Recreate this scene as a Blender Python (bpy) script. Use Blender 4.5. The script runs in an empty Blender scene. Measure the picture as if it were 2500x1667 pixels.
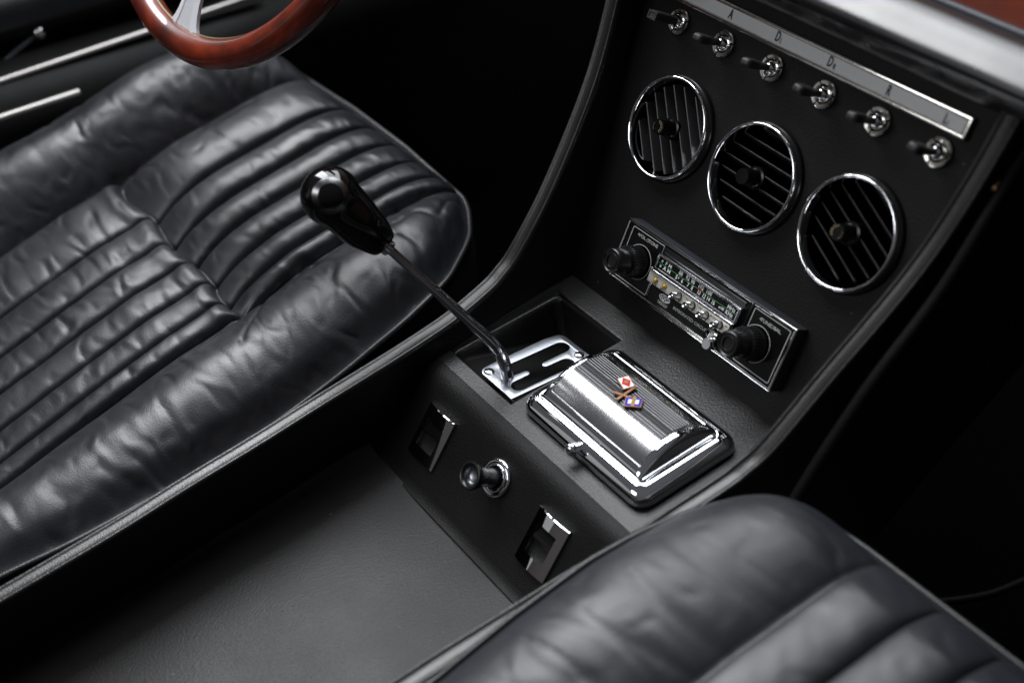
import bpy, bmesh, math, random
import numpy as np
from mathutils import Matrix, Vector, noise

random.seed(4)
sc = bpy.context.scene
COL = sc.collection
R = math.radians

# ------------------------------------------------------------------ camera
cam_d = bpy.data.cameras.new('camera')
cam = bpy.data.objects.new('camera', cam_d)
COL.objects.link(cam)
cam.matrix_world = Matrix(((0.57711057, -0.48416806, 0.65766608, 0.60554915),
                           (0.80887619, 0.44984515, -0.37862733, -0.49354411),
                           (-0.11252864, 0.75048027, 0.65124241, 0.70158825),
                           (0, 0, 0, 1)))
cam_d.sensor_fit = 'HORIZONTAL'
cam_d.sensor_width = 36.0
cam_d.lens = 48.2017
cam_d.clip_start = 0.05
cam_d.clip_end = 60
cam_d.dof.use_dof = True
cam_d.dof.focus_distance = 1.035
cam_d.dof.aperture_fstop = 3.6
sc.camera = cam

# ------------------------------------------------------------------ world and lamps
W = bpy.data.worlds.new('World')
sc.world = W
W.use_nodes = True
wn, wl = W.node_tree.nodes, W.node_tree.links
bg = wn['Background']
tc = wn.new('ShaderNodeTexCoord')
sx = wn.new('ShaderNodeSeparateXYZ')
rp = wn.new('ShaderNodeValToRGB')
wl.new(tc.outputs['Generated'], sx.inputs[0])
wl.new(sx.outputs['Z'], rp.inputs[0])
wl.new(rp.outputs[0], bg.inputs[0])
e = rp.color_ramp.elements
e[0].position, e[0].color = 0.0, (0.006, 0.006, 0.006, 1)
e[1].position, e[1].color = 0.75, (0.085, 0.088, 0.098, 1)
m_ = e.new(0.3)
m_.color = (0.056, 0.051, 0.050, 1)
bg.inputs[1].default_value = 1.0


def area(name, loc, target, sx_, sy_, power, col=(1, 1, 1), spread=180):
    l = bpy.data.lights.new(name, 'AREA')
    l.shape = 'RECTANGLE'
    l.size, l.size_y = sx_, sy_
    l.energy = power
    l.color = col
    l.spread = R(spread)
    o = bpy.data.objects.new(name, l)
    COL.objects.link(o)
    o.location = loc
    z = (Vector(loc) - Vector(target)).normalized()
    x = Vector((0, 1, 0)).cross(z).normalized()      # local y stays close to the car's length
    y = z.cross(x)
    o.matrix_world = Matrix(((x.x, y.x, z.x, loc[0]), (x.y, y.y, z.y, loc[1]), (x.z, y.z, z.z, loc[2]), (0, 0, 0, 1)))
    return o


area('softbox', (-1.36, -0.02, 1.78), (0, -0.1, 0), 1.4, 0.72, 56, (0.97, 0.98, 1.0))
area('ceiling_softbox', (-0.80, 0.95, 1.95), (0, 0, 0), 1.9, 1.4, 62, (0.92, 0.96, 1.0))
area('high_rear_fill', (-0.45, -2.1, 1.75), (0, 0.05, 0.1), 1.2, 0.6, 17, (0.97, 0.98, 1.0))  # added fill from behind the camera, lifts the label plate and print
area('rear_fill', (-1.7, -2.3, 0.85), (0, -0.1, 0.05), 1.3, 0.9, 0.9, (0.95, 0.97, 1.0))  # added low fill, gives the rocker frames and chrome something to reflect

sc.view_settings.view_transform = 'Standard'
sc.view_settings.look = 'None'
sc.view_settings.gamma = 1
sc.view_settings.exposure = 0.0
sc.view_settings.use_curve_mapping = False
sc.render.engine = 'CYCLES'
sc.cycles.use_denoising = True
sc.cycles.denoising_prefilter = 'ACCURATE'
sc.cycles.max_bounces = 8
sc.cycles.sample_clamp_indirect = 6

# ------------------------------------------------------------------ frames of reference (metres; x to the passenger, y forward, z up)
TILT = 1.02
PT, PS = math.cos(TILT), math.sin(TILT)
MP = Matrix(((1, 0, 0, 0), (0, PT, -PS, 0), (0, PS, PT, 0), (0, 0, 0, 1)))              # fascia: u, v up, n out
MF = Matrix(((1, 0, 0, 0), (0, .6461, -.7632, -.1505), (0, .7632, .6461, 0), (0, 0, 0, 1)))  # switch face: u, w up, n out
GS = math.tan(R(6.5))
MG = Matrix(((1, 0, 0, 0), (0, math.cos(R(6.5)), math.sin(R(6.5)), -.1257), (0, -math.sin(R(6.5)), math.cos(R(6.5)), .0009), (0, 0, 0, 1)))
T = Matrix.Translation


# ------------------------------------------------------------------ materials
def new_mat(name):
    m = bpy.data.materials.new(name)
    m.use_nodes = True
    return m, m.node_tree.nodes, m.node_tree.links, m.node_tree.nodes['Principled BSDF']


def simple(name, col, rough=.5, metal=0., spec=.5, coat=0., emit=None):
    m, n, l, b = new_mat(name)
    b.inputs['Base Color'].default_value = (*col, 1)
    b.inputs['Roughness'].default_value = rough
    b.inputs['Metallic'].default_value = metal
    b.inputs['Specular IOR Level'].default_value = spec
    b.inputs['Coat Weight'].default_value = coat
    b.inputs['Coat Roughness'].default_value = .03
    return m


def grain(name, col, rough, scale, dist, rvar=.08, crease=0., cscale=20., spec=.5, stretch=(1, 1, 1), speck=0., coat=0., metal=0., cvar=.25):
    """grained hide, vinyl or metal: cell bump, soft creases, mottled gloss, dust specks"""
    m, n, l, b = new_mat(name)
    co = n.new('ShaderNodeTexCoord')
    mp = n.new('ShaderNodeMapping')
    mp.inputs['Scale'].default_value = stretch
    l.new(co.outputs['Object'], mp.inputs[0])
    v = n.new('ShaderNodeTexVoronoi')
    v.feature = 'SMOOTH_F1'
    v.inputs['Scale'].default_value = scale
    v.inputs['Smoothness'].default_value = .35
    nd = n.new('ShaderNodeTexNoise')
    nd.inputs['Scale'].default_value = scale * .35
    nd.inputs['Detail'].default_value = 3
    mixv = n.new('ShaderNodeVectorMath')
    mixv.operation = 'MULTIPLY_ADD'
    l.new(nd.outputs['Color'], mixv.inputs[0])
    mixv.inputs[1].default_value = (.6 / scale,) * 3
    l.new(mp.outputs[0], mixv.inputs[2])
    l.new(mp.outputs[0], nd.inputs['Vector'])
    l.new(mixv.outputs[0], v.inputs['Vector'])
    bp = n.new('ShaderNodeBump')
    bp.inputs['Strength'].default_value = 1
    bp.inputs['Distance'].default_value = dist
    l.new(v.outputs['Distance'], bp.inputs['Height'])
    last = bp
    if crease:
        w = n.new('ShaderNodeTexVoronoi')
        w.feature = 'DISTANCE_TO_EDGE'
        w.inputs['Scale'].default_value = cscale
        n2 = n.new('ShaderNodeTexNoise')
        n2.inputs['Scale'].default_value = cscale * .8
        n2.inputs['Detail'].default_value = 5
        add = n.new('ShaderNodeVectorMath')
        add.operation = 'MULTIPLY_ADD'
        l.new(co.outputs['Object'], n2.inputs['Vector'])
        l.new(n2.outputs['Color'], add.inputs[0])
        add.inputs[1].default_value = (1.7 / cscale,) * 3
        l.new(co.outputs['Object'], add.inputs[2])
        l.new(add.outputs[0], w.inputs['Vector'])
        mr = n.new('ShaderNodeMapRange')
        mr.inputs['From Max'].default_value = .045
        mr.inputs['To Min'].default_value = 0
        mr.inputs['To Max'].default_value = 1
        l.new(w.outputs['Distance'], mr.inputs['Value'])
        b2 = n.new('ShaderNodeBump')
        b2.inputs['Distance'].default_value = crease
        b2.inputs['Strength'].default_value = .8
        # creases only in patches
        n3 = n.new('ShaderNodeTexNoise')
        n3.inputs['Scale'].default_value = 9
        mk = n.new('ShaderNodeMapRange')
        mk.inputs['From Min'].default_value = .45
        mk.inputs['From Max'].default_value = .68
        l.new(co.outputs['Object'], n3.inputs['Vector'])
        l.new(n3.outputs['Fac'], mk.inputs['Value'])
        l.new(mk.outputs[0], b2.inputs['Strength'])
        l.new(mr.outputs[0], b2.inputs['Height'])
        l.new(bp.outputs[0], b2.inputs['Normal'])
        last = b2
    l.new(last.outputs[0], b.inputs['Normal'])
    rn = n.new('ShaderNodeTexNoise')
    rn.inputs['Scale'].default_value = 14
    rn.inputs['Detail'].default_value = 6
    l.new(co.outputs['Object'], rn.inputs['Vector'])
    rm = n.new('ShaderNodeMapRange')
    rm.inputs['From Min'].default_value = .3
    rm.inputs['From Max'].default_value = .7
    rm.inputs['To Min'].default_value = rough - rvar
    rm.inputs['To Max'].default_value = rough + rvar
    l.new(rn.outputs['Fac'], rm.inputs['Value'])
    l.new(rm.outputs[0], b.inputs['Roughness'])
    cm = n.new('ShaderNodeMixRGB')
    cm.inputs[1].default_value = tuple(c * (1 - cvar) for c in col) + (1,)
    cm.inputs[2].default_value = tuple(c * (1 + cvar) for c in col) + (1,)
    l.new(rn.outputs['Fac'], cm.inputs[0])
    out = cm
    if speck:
        d = n.new('ShaderNodeTexVoronoi')
        d.inputs['Scale'].default_value = 75
        l.new(co.outputs['Object'], d.inputs['Vector'])
        lt = n.new('ShaderNodeMath')
        lt.operation = 'LESS_THAN'
        l.new(d.outputs['Distance'], lt.inputs[0])
        # only a few cells carry a speck of dust
        sp = n.new('ShaderNodeSeparateColor')
        l.new(d.outputs['Color'], sp.inputs[0])
        gt = n.new('ShaderNodeMath')
        gt.operation = 'GREATER_THAN'
        gt.inputs[1].default_value = 1 - speck
        l.new(sp.outputs[0], gt.inputs[0])
        sz = n.new('ShaderNodeMath')
        sz.operation = 'MULTIPLY'
        sz.inputs[1].default_value = .045
        l.new(gt.outputs[0], sz.inputs[0])
        l.new(sz.outputs[0], lt.inputs[1])
        c2 = n.new('ShaderNodeMixRGB')
        l.new(lt.outputs[0], c2.inputs[0])
        l.new(cm.outputs[0], c2.inputs[1])
        c2.inputs[2].default_value = (.11, .105, .10, 1)
        out = c2
    l.new(out.outputs[0], b.inputs['Base Color'])
    b.inputs['Specular IOR Level'].default_value = spec
    b.inputs['Coat Weight'].default_value = coat
    b.inputs['Metallic'].default_value = metal
    return m


def hide(name, col, rough, stretch=(1, 1, 1), wr=.0011, spec=.5):
    """soft worn leather: pores all over, ridged hair creases in two sizes, gloss that varies with wear"""
    m, n, l, b = new_mat(name)
    co = n.new('ShaderNodeTexCoord')
    mp = n.new('ShaderNodeMapping')
    mp.inputs['Scale'].default_value = stretch
    l.new(co.outputs['Object'], mp.inputs[0])
    prev = None
    for sc_i, dist, det, vec, typ in ((14, wr * 1.7, 8, mp, 'RIDGED_MULTIFRACTAL'), (48, wr * 2.4, 6, mp, 'RIDGED_MULTIFRACTAL'), (800, .00022, 2, co, 'FBM')):
        t = n.new('ShaderNodeTexNoise')
        t.noise_type = typ
        t.inputs['Scale'].default_value = sc_i
        t.inputs['Detail'].default_value = det
        t.inputs['Distortion'].default_value = .35 if sc_i < 100 else 0
        l.new(vec.outputs[0] if vec is mp else co.outputs['Object'], t.inputs['Vector'])
        bp = n.new('ShaderNodeBump')
        bp.inputs['Distance'].default_value = dist
        bp.inputs['Strength'].default_value = .75
        bp.invert = typ != 'FBM'
        l.new(t.outputs['Fac'], bp.inputs['Height'])
        if prev is not None:
            l.new(prev.outputs[0], bp.inputs['Normal'])
        prev = bp
    l.new(prev.outputs[0], b.inputs['Normal'])
    w = n.new('ShaderNodeTexNoise')
    w.inputs['Scale'].default_value = 11
    w.inputs['Detail'].default_value = 8
    l.new(co.outputs['Object'], w.inputs['Vector'])
    r1 = n.new('ShaderNodeMapRange')
    r1.inputs['From Min'].default_value = .3
    r1.inputs['From Max'].default_value = .7
    r1.inputs['To Min'].default_value = rough - .05
    r1.inputs['To Max'].default_value = rough + .09
    l.new(w.outputs['Fac'], r1.inputs['Value'])
    l.new(r1.outputs[0], b.inputs['Roughness'])
    c = n.new('ShaderNodeMixRGB')
    c.inputs[1].default_value = tuple(k * .75 for k in col) + (1,)
    c.inputs[2].default_value = tuple(k * 1.3 for k in col) + (1,)
    l.new(w.outputs['Fac'], c.inputs[0])
    l.new(c.outputs[0], b.inputs['Base Color'])
    b.inputs['Specular IOR Level'].default_value = spec
    return m


M = {}
M['seat'] = hide('seat_leather', (.0072, .0076, .0104), .41, (.6, 1.3, 1), .0013, .60)
M['seat_smooth'] = hide('seat_leather_smooth', (.0120, .0125, .0165), .46, (.8, 1.0, 1), .0008, .6)
M['pad'] = grain('pad_leather', (.010, .010, .011), .27, 600, .00003, .05, 0, 20, .6)
M['seat_side'] = grain('seat_side_leather', (.006, .006, .0066), .48, 620, .00018, .05, 0, 26, .4)
M['piping'] = grain('piping_leather', (.007, .007, .008), .42, 700, .0001, .05, 0, 26, .5)
M['vinyl'] = grain('console_vinyl', (.007, .0105, .0105), .47, 900, .00022, .05, 0, 20, .45, (1, .45, 1), .10)
M['fascia'] = grain('fascia_vinyl', (.0030, .0030, .0030), .56, 800, .00020, .05, 0, 20, .19, (1, 1, 1), .12)
M['rail'] = grain('rail_vinyl', (.007, .0068, .0068), .36, 900, .00012, .05, 0, 20, .5)
M['tray'] = grain('tray_vinyl', (.0058, .0056, .0058), .47, 1000, .00016, .035, 0, 20, .27, (1, .5, 1), .22)
M['top'] = grain('top_vinyl', (.008, .0077, .0077), .43, 800, .00016, .05, 0, 20, .5, (1, .6, 1), .08)
M['carpet'] = grain('carpet', (.0012, .0012, .0013), .95, 500, .0008, .03, 0, 20, .0)
M['edge'] = grain('edging_vinyl', (.002, .002, .002), .7, 500, .0002, .03, 0, 20, .08)
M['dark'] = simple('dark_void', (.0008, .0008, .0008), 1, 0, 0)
M['door'] = grain('door_leather', (.009, .010, .013), .36, 500, .0002, .05, 0, 20, .5)
M['chrome'] = simple('chrome', (.86, .87, .89), .045, 1)
M['chrome_worn'] = grain('worn_chrome', (.62, .60, .56), .18, 300, .00003, .06, 0, 20, .5, metal=1)
M['alu'] = grain('brushed_aluminium', (.42, .44, .48), .34, 260, .00005, .06, 0, 20, .5, (1, .06, 1), metal=1, cvar=.08)
M['plate'] = grain('label_plate_metal', (.52, .53, .53), .45, 400, .00004, .06, 0, 20, .5, metal=.25, cvar=.08)
M['sill'] = simple('sill_aluminium', (.40, .385, .37), .33, 1)
M['spoke'] = simple('spoke_metal', (.78, .80, .84), .40, .45)
M['gloss'] = simple('gloss_black', (.003, .003, .003), .08, 0, .5)
M['face'] = simple('face_black', (.003, .003, .003), .22, 0, .25)
M['plastic'] = simple('black_plastic', (.007, .007, .0075), .28, 0, .5)
M['rubber'] = simple('black_rubber', (.02, .02, .021), .5, 0, .4)
M['slat'] = simple('louvre_plastic', (.014, .014, .015), .40, 0, .45)
M['gun'] = grain('dark_metal', (.030, .032, .040), .45, 900, .00012, .05, 0, 20, .5, metal=.3)
M['rod'] = simple('lever_steel', (.50, .51, .53), .17, 1)
M['black_paint'] = simple('black_enamel', (.008, .008, .009), .42, 0, .3)
M['rib'] = simple('dull_rib', (.16, .16, .17), .3, 1)
M['white'] = simple('white_print', (.78, .78, .78), .5)
M['grey_print'] = simple('grey_print', (.44, .44, .44), .5)
M['black_print'] = simple('black_print', (.012, .012, .012), .5)
M['gold'] = simple('gold_print', (.22, .165, .10), .5)
M['green'] = simple('green_print', (.03, .30, .10), .5)
M['red'] = simple('red_enamel', (.55, .008, .008), .4, 0, .15)
M['blue'] = simple('blue_enamel', (.008, .018, .42), .4, 0, .15)
M['enamel'] = simple('white_enamel', (.78, .77, .74), .4, 0, .15)
M['copper'] = simple('copper_edge', (.26, .115, .05), .5, .3)
M['cream'] = grain('silver_plate', (.62, .60, .54), .45, 500, .00003, .06, 0, 20, .5, metal=.45, cvar=.06)
M['amber'] = simple('amber_lens', (.55, .33, .01), .12, 0, .6, .6)
M['ring'] = grain('knob_reflection', (.15, .15, .155), .26, 120, .0001, .1, 0, 20, .5, metal=1, cvar=.6)  # stands in for the ring of light reflected on the gear knob
M['gun_alu'] = simple('dull_disc', (.26, .27, .29), .32, 1)
M['brass'] = simple('brass_screw', (.35, .22, .12), .35, 1)
M['patina'] = grain('patina_core', (.09, .07, .018), .45, 300, .0001, .1, 0, 20, .5, metal=.3)


def wood(name, col, dark, scale, coat, stretch=(1, 1, 1)):
    m, n, l, b = new_mat(name)
    co = n.new('ShaderNodeTexCoord')
    mp = n.new('ShaderNodeMapping')
    mp.inputs['Scale'].default_value = stretch
    l.new(co.outputs['Object'], mp.inputs[0])
    t = n.new('ShaderNodeTexNoise')
    t.inputs['Scale'].default_value = scale
    t.inputs['Detail'].default_value = 8
    t.inputs['Roughness'].default_value = .65
    t.inputs['Distortion'].default_value = .6
    l.new(mp.outputs[0], t.inputs['Vector'])
    r = n.new('ShaderNodeValToRGB')
    r.color_ramp.elements[0].position = .34
    r.color_ramp.elements[0].color = (*dark, 1)
    r.color_ramp.elements[1].position = .66
    r.color_ramp.elements[1].color = (*col, 1)
    l.new(t.outputs['Fac'], r.inputs[0])
    l.new(r.outputs[0], b.inputs['Base Color'])
    b.inputs['Roughness'].default_value = .4
    b.inputs['Coat Weight'].default_value = coat
    b.inputs['Coat Roughness'].default_value = .035
    return m


M['wood'] = wood('varnished_mahogany', (.19, .020, .004), (.040, .004, .0015), 85, .7, (.35, .35, 1.6))
M['fascia_wood'] = wood('dash_mahogany', (.20, .035, .012), (.10, .016, .007), 30, .4, (.3, 1, 1))


def lid_texture():
    """engine-turned chrome: fine woven pattern in the metal"""
    m, n, l, b = new_mat('engraved_chrome')
    co = n.new('ShaderNodeTexCoord')
    b.inputs['Metallic'].default_value = 1
    b.inputs['Base Color'].default_value = (.56, .56, .57, 1)
    ck = n.new('ShaderNodeTexChecker')
    ck.inputs['Scale'].default_value = 900
    l.new(co.outputs['Object'], ck.inputs['Vector'])
    bp = n.new('ShaderNodeBump')
    bp.inputs['Distance'].default_value = .00001
    bp.inputs['Strength'].default_value = .25
    l.new(ck.outputs['Fac'], bp.inputs['Height'])
    nn = n.new('ShaderNodeTexNoise')
    nn.inputs['Scale'].default_value = 45
    nn.inputs['Detail'].default_value = 6
    l.new(co.outputs['Object'], nn.inputs['Vector'])
    mr = n.new('ShaderNodeMapRange')
    mr.inputs['From Min'].default_value = .1
    mr.inputs['From Max'].default_value = .9
    mr.inputs['To Min'].default_value = .15
    mr.inputs['To Max'].default_value = .19
    l.new(nn.outputs['Fac'], mr.inputs['Value'])
    l.new(mr.outputs[0], b.inputs['Roughness'])
    l.new(bp.outputs[0], b.inputs['Normal'])
    return m


M['engraved'] = lid_texture()


# ------------------------------------------------------------------ mesh helpers
class MB:
    def __init__(s):
        s.v, s.f, s.m, s.mats = [], [], [], []

    def mi(s, mat):
        if mat not in s.mats:
            s.mats.append(mat)
        return s.mats.index(mat)

    def add(s, verts, faces, X=None, mat=None):
        o = len(s.v)
        for p in verts:
            p = Vector(p)
            s.v.append(X @ p if X is not None else p)
        k = s.mi(mat) if mat else -1
        for f in faces:
            s.f.append(tuple(i + o for i in f))
            s.m.append(k)
        return s

    def box(s, c, d, bev=0., X=None, mat=None, seg=2):
        bm = bmesh.new()
        bmesh.ops.create_cube(bm, size=1)
        bmesh.ops.scale(bm, vec=Vector(d), verts=bm.verts)
        bmesh.ops.translate(bm, vec=Vector(c), verts=bm.verts)
        if bev > 0:
            bmesh.ops.bevel(bm, geom=bm.edges[:], offset=bev, segments=seg, profile=.5, affect='EDGES')
        bm.verts.index_update()
        s.add([v.co.copy() for v in bm.verts], [[v.index for v in f.verts] for f in bm.faces], X, mat)
        bm.free()
        return s

    def lathe(s, prof, seg=48, X=None, mat=None, wob=None):
        V, F = [], []
        n = len(prof)
        for i in range(seg):
            a = 2 * math.pi * i / seg
            for j, (r, z) in enumerate(prof):
                rr = r * (wob(i, j) if wob else 1)
                V.append((rr * math.cos(a), rr * math.sin(a), z))
        for i in range(seg):
            k = (i + 1) % seg
            for j in range(n - 1):
                F.append((i * n + j, k * n + j, k * n + j + 1, i * n + j + 1))
        return s.add(V, F, X, mat)

    def tube(s, path, rad, seg=12, closed=False, caps=True, X=None, mat=None, flat=1., up=None):
        P = [Vector(p) for p in path]
        n = len(P)
        rs = rad if hasattr(rad, '__len__') else [rad] * n
        V, F = [], []
        prev = None
        for i in range(n):
            if closed:
                t = (P[(i + 1) % n] - P[i - 1]).normalized()
            else:
                t = (P[min(i + 1, n - 1)] - P[max(i - 1, 0)]).normalized()
            if prev is None:
                a = Vector(up) if up else (Vector((0, 0, 1)) if abs(t.z) < .9 else Vector((0, 1, 0)))
                prev = (a - t * a.dot(t)).normalized()
            else:
                prev = (prev - t * prev.dot(t)).normalized()
            b = t.cross(prev)
            for k in range(seg):
                a = 2 * math.pi * k / seg
                V.append(P[i] + prev * (rs[i] * math.cos(a) * flat) + b * (rs[i] * math.sin(a)))
        for i in range(n if closed else n - 1):
            j = (i + 1) % n
            for k in range(seg):
                l = (k + 1) % seg
                F.append((i * seg + k, i * seg + l, j * seg + l, j * seg + k))
        if caps and not closed:
            F.append(tuple(range(seg))[::-1])
            F.append(tuple((n - 1) * seg + k for k in range(seg)))
        return s.add(V, F, X, mat)

    def loops(s, L, cap0=False, cap1=False, closed=True, X=None, mat=None):
        n = len(L[0])
        V = [p for l in L for p in l]
        F = []
        for i in range(len(L) - 1):
            for k in range(n if closed else n - 1):
                l = (k + 1) % n
                F.append((i * n + k, i * n + l, (i + 1) * n + l, (i + 1) * n + k))
        if cap0:
            F.append(tuple(range(n))[::-1])
        if cap1:
            F.append(tuple((len(L) - 1) * n + k for k in range(n)))
        return s.add(V, F, X, mat)

    def grid(s, fn, nu, nv, X=None, mat=None):
        V = [fn(i / (nu - 1), j / (nv - 1)) for j in range(nv) for i in range(nu)]
        F = [(j * nu + i, j * nu + i + 1, (j + 1) * nu + i + 1, (j + 1) * nu + i) for j in range(nv - 1) for i in range(nu - 1)]
        return s.add(V, F, X, mat)

    def flat(s, polys, thick=0., bev=0., X=None, mat=None, z=0.):
        """filled 2-D outline with holes, given a thickness"""
        cu = bpy.data.curves.new('tmp', 'CURVE')
        cu.dimensions = '2D'
        cu.fill_mode = 'BOTH'
        cu.extrude = max(thick / 2 - bev, 0)
        cu.bevel_depth = bev
        cu.bevel_resolution = 1
        for pl in polys:
            sp = cu.splines.new('POLY')
            sp.points.add(len(pl) - 1)
            for p, q in zip(sp.points, pl):
                p.co = (q[0], q[1], 0, 1)
            sp.use_cyclic_u = True
        o = bpy.data.objects.new('tmp', cu)
        me = bpy.data.meshes.new_from_object(o)
        Y = (X if X is not None else Matrix()) @ T((0, 0, z + thick / 2))
        s.add([v.co.copy() for v in me.vertices], [tuple(p.vertices) for p in me.polygons], Y, mat)
        bpy.data.meshes.remove(me)
        bpy.data.objects.remove(o)
        bpy.data.curves.remove(cu)
        return s

    def text(s, string, size, at, sxy=(1, 1), z=0., bold=0., rot=0., X=None, mat=None, thick=.0001, align='CENTER', shear=0.):
        cu = bpy.data.curves.new('tmp', 'FONT')
        cu.body = string
        cu.size = 1
        cu.align_x = align
        cu.align_y = 'CENTER'
        cu.offset = bold
        cu.shear = shear
        cu.resolution_u = 3
        o = bpy.data.objects.new('tmp', cu)
        me = bpy.data.meshes.new_from_object(o)
        k = size / .70
        Y = (X if X is not None else Matrix()) @ T((at[0], at[1], z + thick)) @ Matrix.Rotation(rot, 4, 'Z') @ Matrix.Diagonal((k * sxy[0], k * sxy[1], 1, 1))
        s.add([v.co.copy() for v in me.vertices], [tuple(p.vertices) for p in me.polygons], Y, mat)
        bpy.data.meshes.remove(me)
        bpy.data.objects.remove(o)
        bpy.data.curves.remove(cu)
        return s

    def build(s, name, mat, parent=None, smooth=40, X=None):
        """link as ONE mesh object; the points are world points (through X), made local to the parent"""
        me = bpy.data.meshes.new(name)
        inv = world_of(parent).inverted() if parent is not None else Matrix()
        if X is not None:
            inv = inv @ X
        me.from_pydata([tuple(inv @ p) for p in s.v], [], s.f)
        me.materials.append(mat)
        if s.mats:
            for mm in s.mats:
                me.materials.append(mm)
            for p, k in zip(me.polygons, s.m):
                p.material_index = k + 1
        bm = bmesh.new()
        bm.from_mesh(me)
        bmesh.ops.remove_doubles(bm, verts=bm.verts, dist=1e-6)
        bmesh.ops.recalc_face_normals(bm, faces=bm.faces)
        bm.to_mesh(me)
        bm.free()
        if smooth:
            me.polygons.foreach_set('use_smooth', [True] * len(me.polygons))
            me.set_sharp_from_angle(angle=R(smooth))
        o = bpy.data.objects.new(name, me)
        COL.objects.link(o)
        if parent is not None:
            o.parent = parent
        WORLD[o.name] = world_of(parent) if parent is not None else Matrix()
        return o


WORLD = {}


def world_of(o):
    return WORLD.get(o.name, Matrix()) if o is not None else Matrix()


def thing(name, label, cat, X=None, group=None):
    o = bpy.data.objects.new(name, None)
    COL.objects.link(o)
    o.empty_display_size = .02
    X = X if X is not None else Matrix()
    o.matrix_world = X
    WORLD[o.name] = X.copy()
    tag(o, label, cat, group)
    return o


def tag(o, label, cat, group=None):
    o['label'] = label
    o['category'] = cat
    if group:
        o['group'] = group


def dup(root, X, label, group=None):
    def cp(o, parent):
        c = o.copy()
        COL.objects.link(c)
        if parent is not None:
            c.parent = parent
        for ch in [k for k in bpy.data.objects if k.parent == o]:
            cp(ch, c)
        return c
    c = cp(root, None)
    c.matrix_world = X
    c['label'] = label
    if group:
        c['group'] = group
    WORLD[c.name] = X.copy()
    return c


def rrect(x0, y0, x1, y1, r, n=6):
    out = []
    for cx, cy, a0 in ((x1 - r, y1 - r, 0), (x0 + r, y1 - r, 90), (x0 + r, y0 + r, 180), (x1 - r, y0 + r, 270)):
        for i in range(n + 1):
            a = R(a0 + 90 * i / n)
            out.append((cx + r * math.cos(a), cy + r * math.sin(a)))
    return out


def circle(cx, cy, r, n=48):
    return [(cx + r * math.cos(2 * math.pi * i / n), cy + r * math.sin(2 * math.pi * i / n)) for i in range(n)]


def ring2(outer, inner):
    return [outer, inner]


def catmull(P, n):
    P = [np.array(p, float) for p in P]
    Q = [2 * P[0] - P[1]] + P + [2 * P[-1] - P[-2]]
    out = []
    for i in range(1, len(Q) - 2):
        for k in range(n):
            t = k / n
            a, b, c, d = Q[i - 1], Q[i], Q[i + 1], Q[i + 2]
            out.append(.5 * ((2 * b) + (c - a) * t + (2 * a - 5 * b + 4 * c - d) * t * t + (3 * b - a - 3 * c + d) * t ** 3))
    out.append(P[-1])
    return out


def sm(a, b, x):
    t = np.clip((x - a) / (b - a), 0, 1)
    return t * t * (3 - 2 * t)


# ================================================================== floor of the car
fl = MB()
fl.grid(lambda u, v: (-1.6 + 3.2 * u, -1.4 + 2.6 * v, -.30 + .004 * math.sin(u * 60) * math.sin(v * 50)), 40, 40)
o = fl.build('floor', M['carpet'])
o['kind'] = 'structure'
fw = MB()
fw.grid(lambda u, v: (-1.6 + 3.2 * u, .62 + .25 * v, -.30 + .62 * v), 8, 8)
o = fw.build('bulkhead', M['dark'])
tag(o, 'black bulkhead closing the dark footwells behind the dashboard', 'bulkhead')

# ================================================================== centre console
console = thing('centre_console', 'black vinyl centre console with padded rails, tray and sloping fascia panel', 'console', T((0, -.2, -.30)))
TZ, TY = -.0606, -.2018

# switch face, rounded shoulder and flat top, one upholstered skin
prof = []
for i in range(9):      # floor fillet
    a = R(-90 + 50 * i / 8)
    prof.append((TY - .010 + .013 * math.cos(a), TZ + .0135 + .013 * math.sin(a)))
dn = Vector((0, -.6461, -.7632))
for w in (.060, .045, .03, .018, .010):
    prof.append((-.1505 + dn.y * w, dn.z * w))
for i in range(7):
    t = i / 6
    p0, p1, p2 = np.array((-.1505 + dn.y * .010, dn.z * .010)), np.array((-.1508, .0004)), np.array((-.1400, 0))
    q = (1 - t) ** 2 * p0 + 2 * t * (1 - t) * p1 + t * t * p2
    prof.append((q[0], q[1]))
prof.append((-.1285, 0))
f = MB()
f.loops([[(x, y, z) for (y, z) in prof] for x in np.linspace(-.136, .136, 30)], closed=False)
f.build('switch_panel', M['fascia'], console, 50)
t_ = MB()
t_.grid(lambda u, v: (-.136 + .272 * u, -.1284 + (.108) * v, 0.0), 3, 2) if False else None
for (x0, x1, y0, y1) in ((-.045, .137, -.1285, -.0200), (-.137, .137, -.0200, .004), (-.137, -.1310, -.1285, -.02)):
    t_.add([(x0, y0, 0), (x1, y0, 0), (x1, y1, 0), (x0, y1, 0)], [(0, 1, 2, 3)])
t_.tube([(-.131, -.0200, -.0016), (.02, -.0200, -.0016)], .0016, 8)
t_.tube([(-.131, -.1285, -.0010), (-.045, -.1285, -.0010)], .0013, 8)
# the strip between rear shoulder and cubby, textured like the top
t_.add([(-.136, -.1400, .0003), (.136, -.1400, .0003), (.136, -.1285, .0003), (-.136, -.1285, .0003)], [(0, 1, 2, 3)])
t_.build('top_cover', M['top'], console)

# recess for the gear lever
cb = MB()


def cub(x0, y0, x1, y1, r, zf):
    return [(x, y, zf(y)) for x, y in rrect(x0, y0, x1, y1, r, 6)]


def cub_floor(y):
    return -.006 - .036 * (y + .126) / .10


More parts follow.
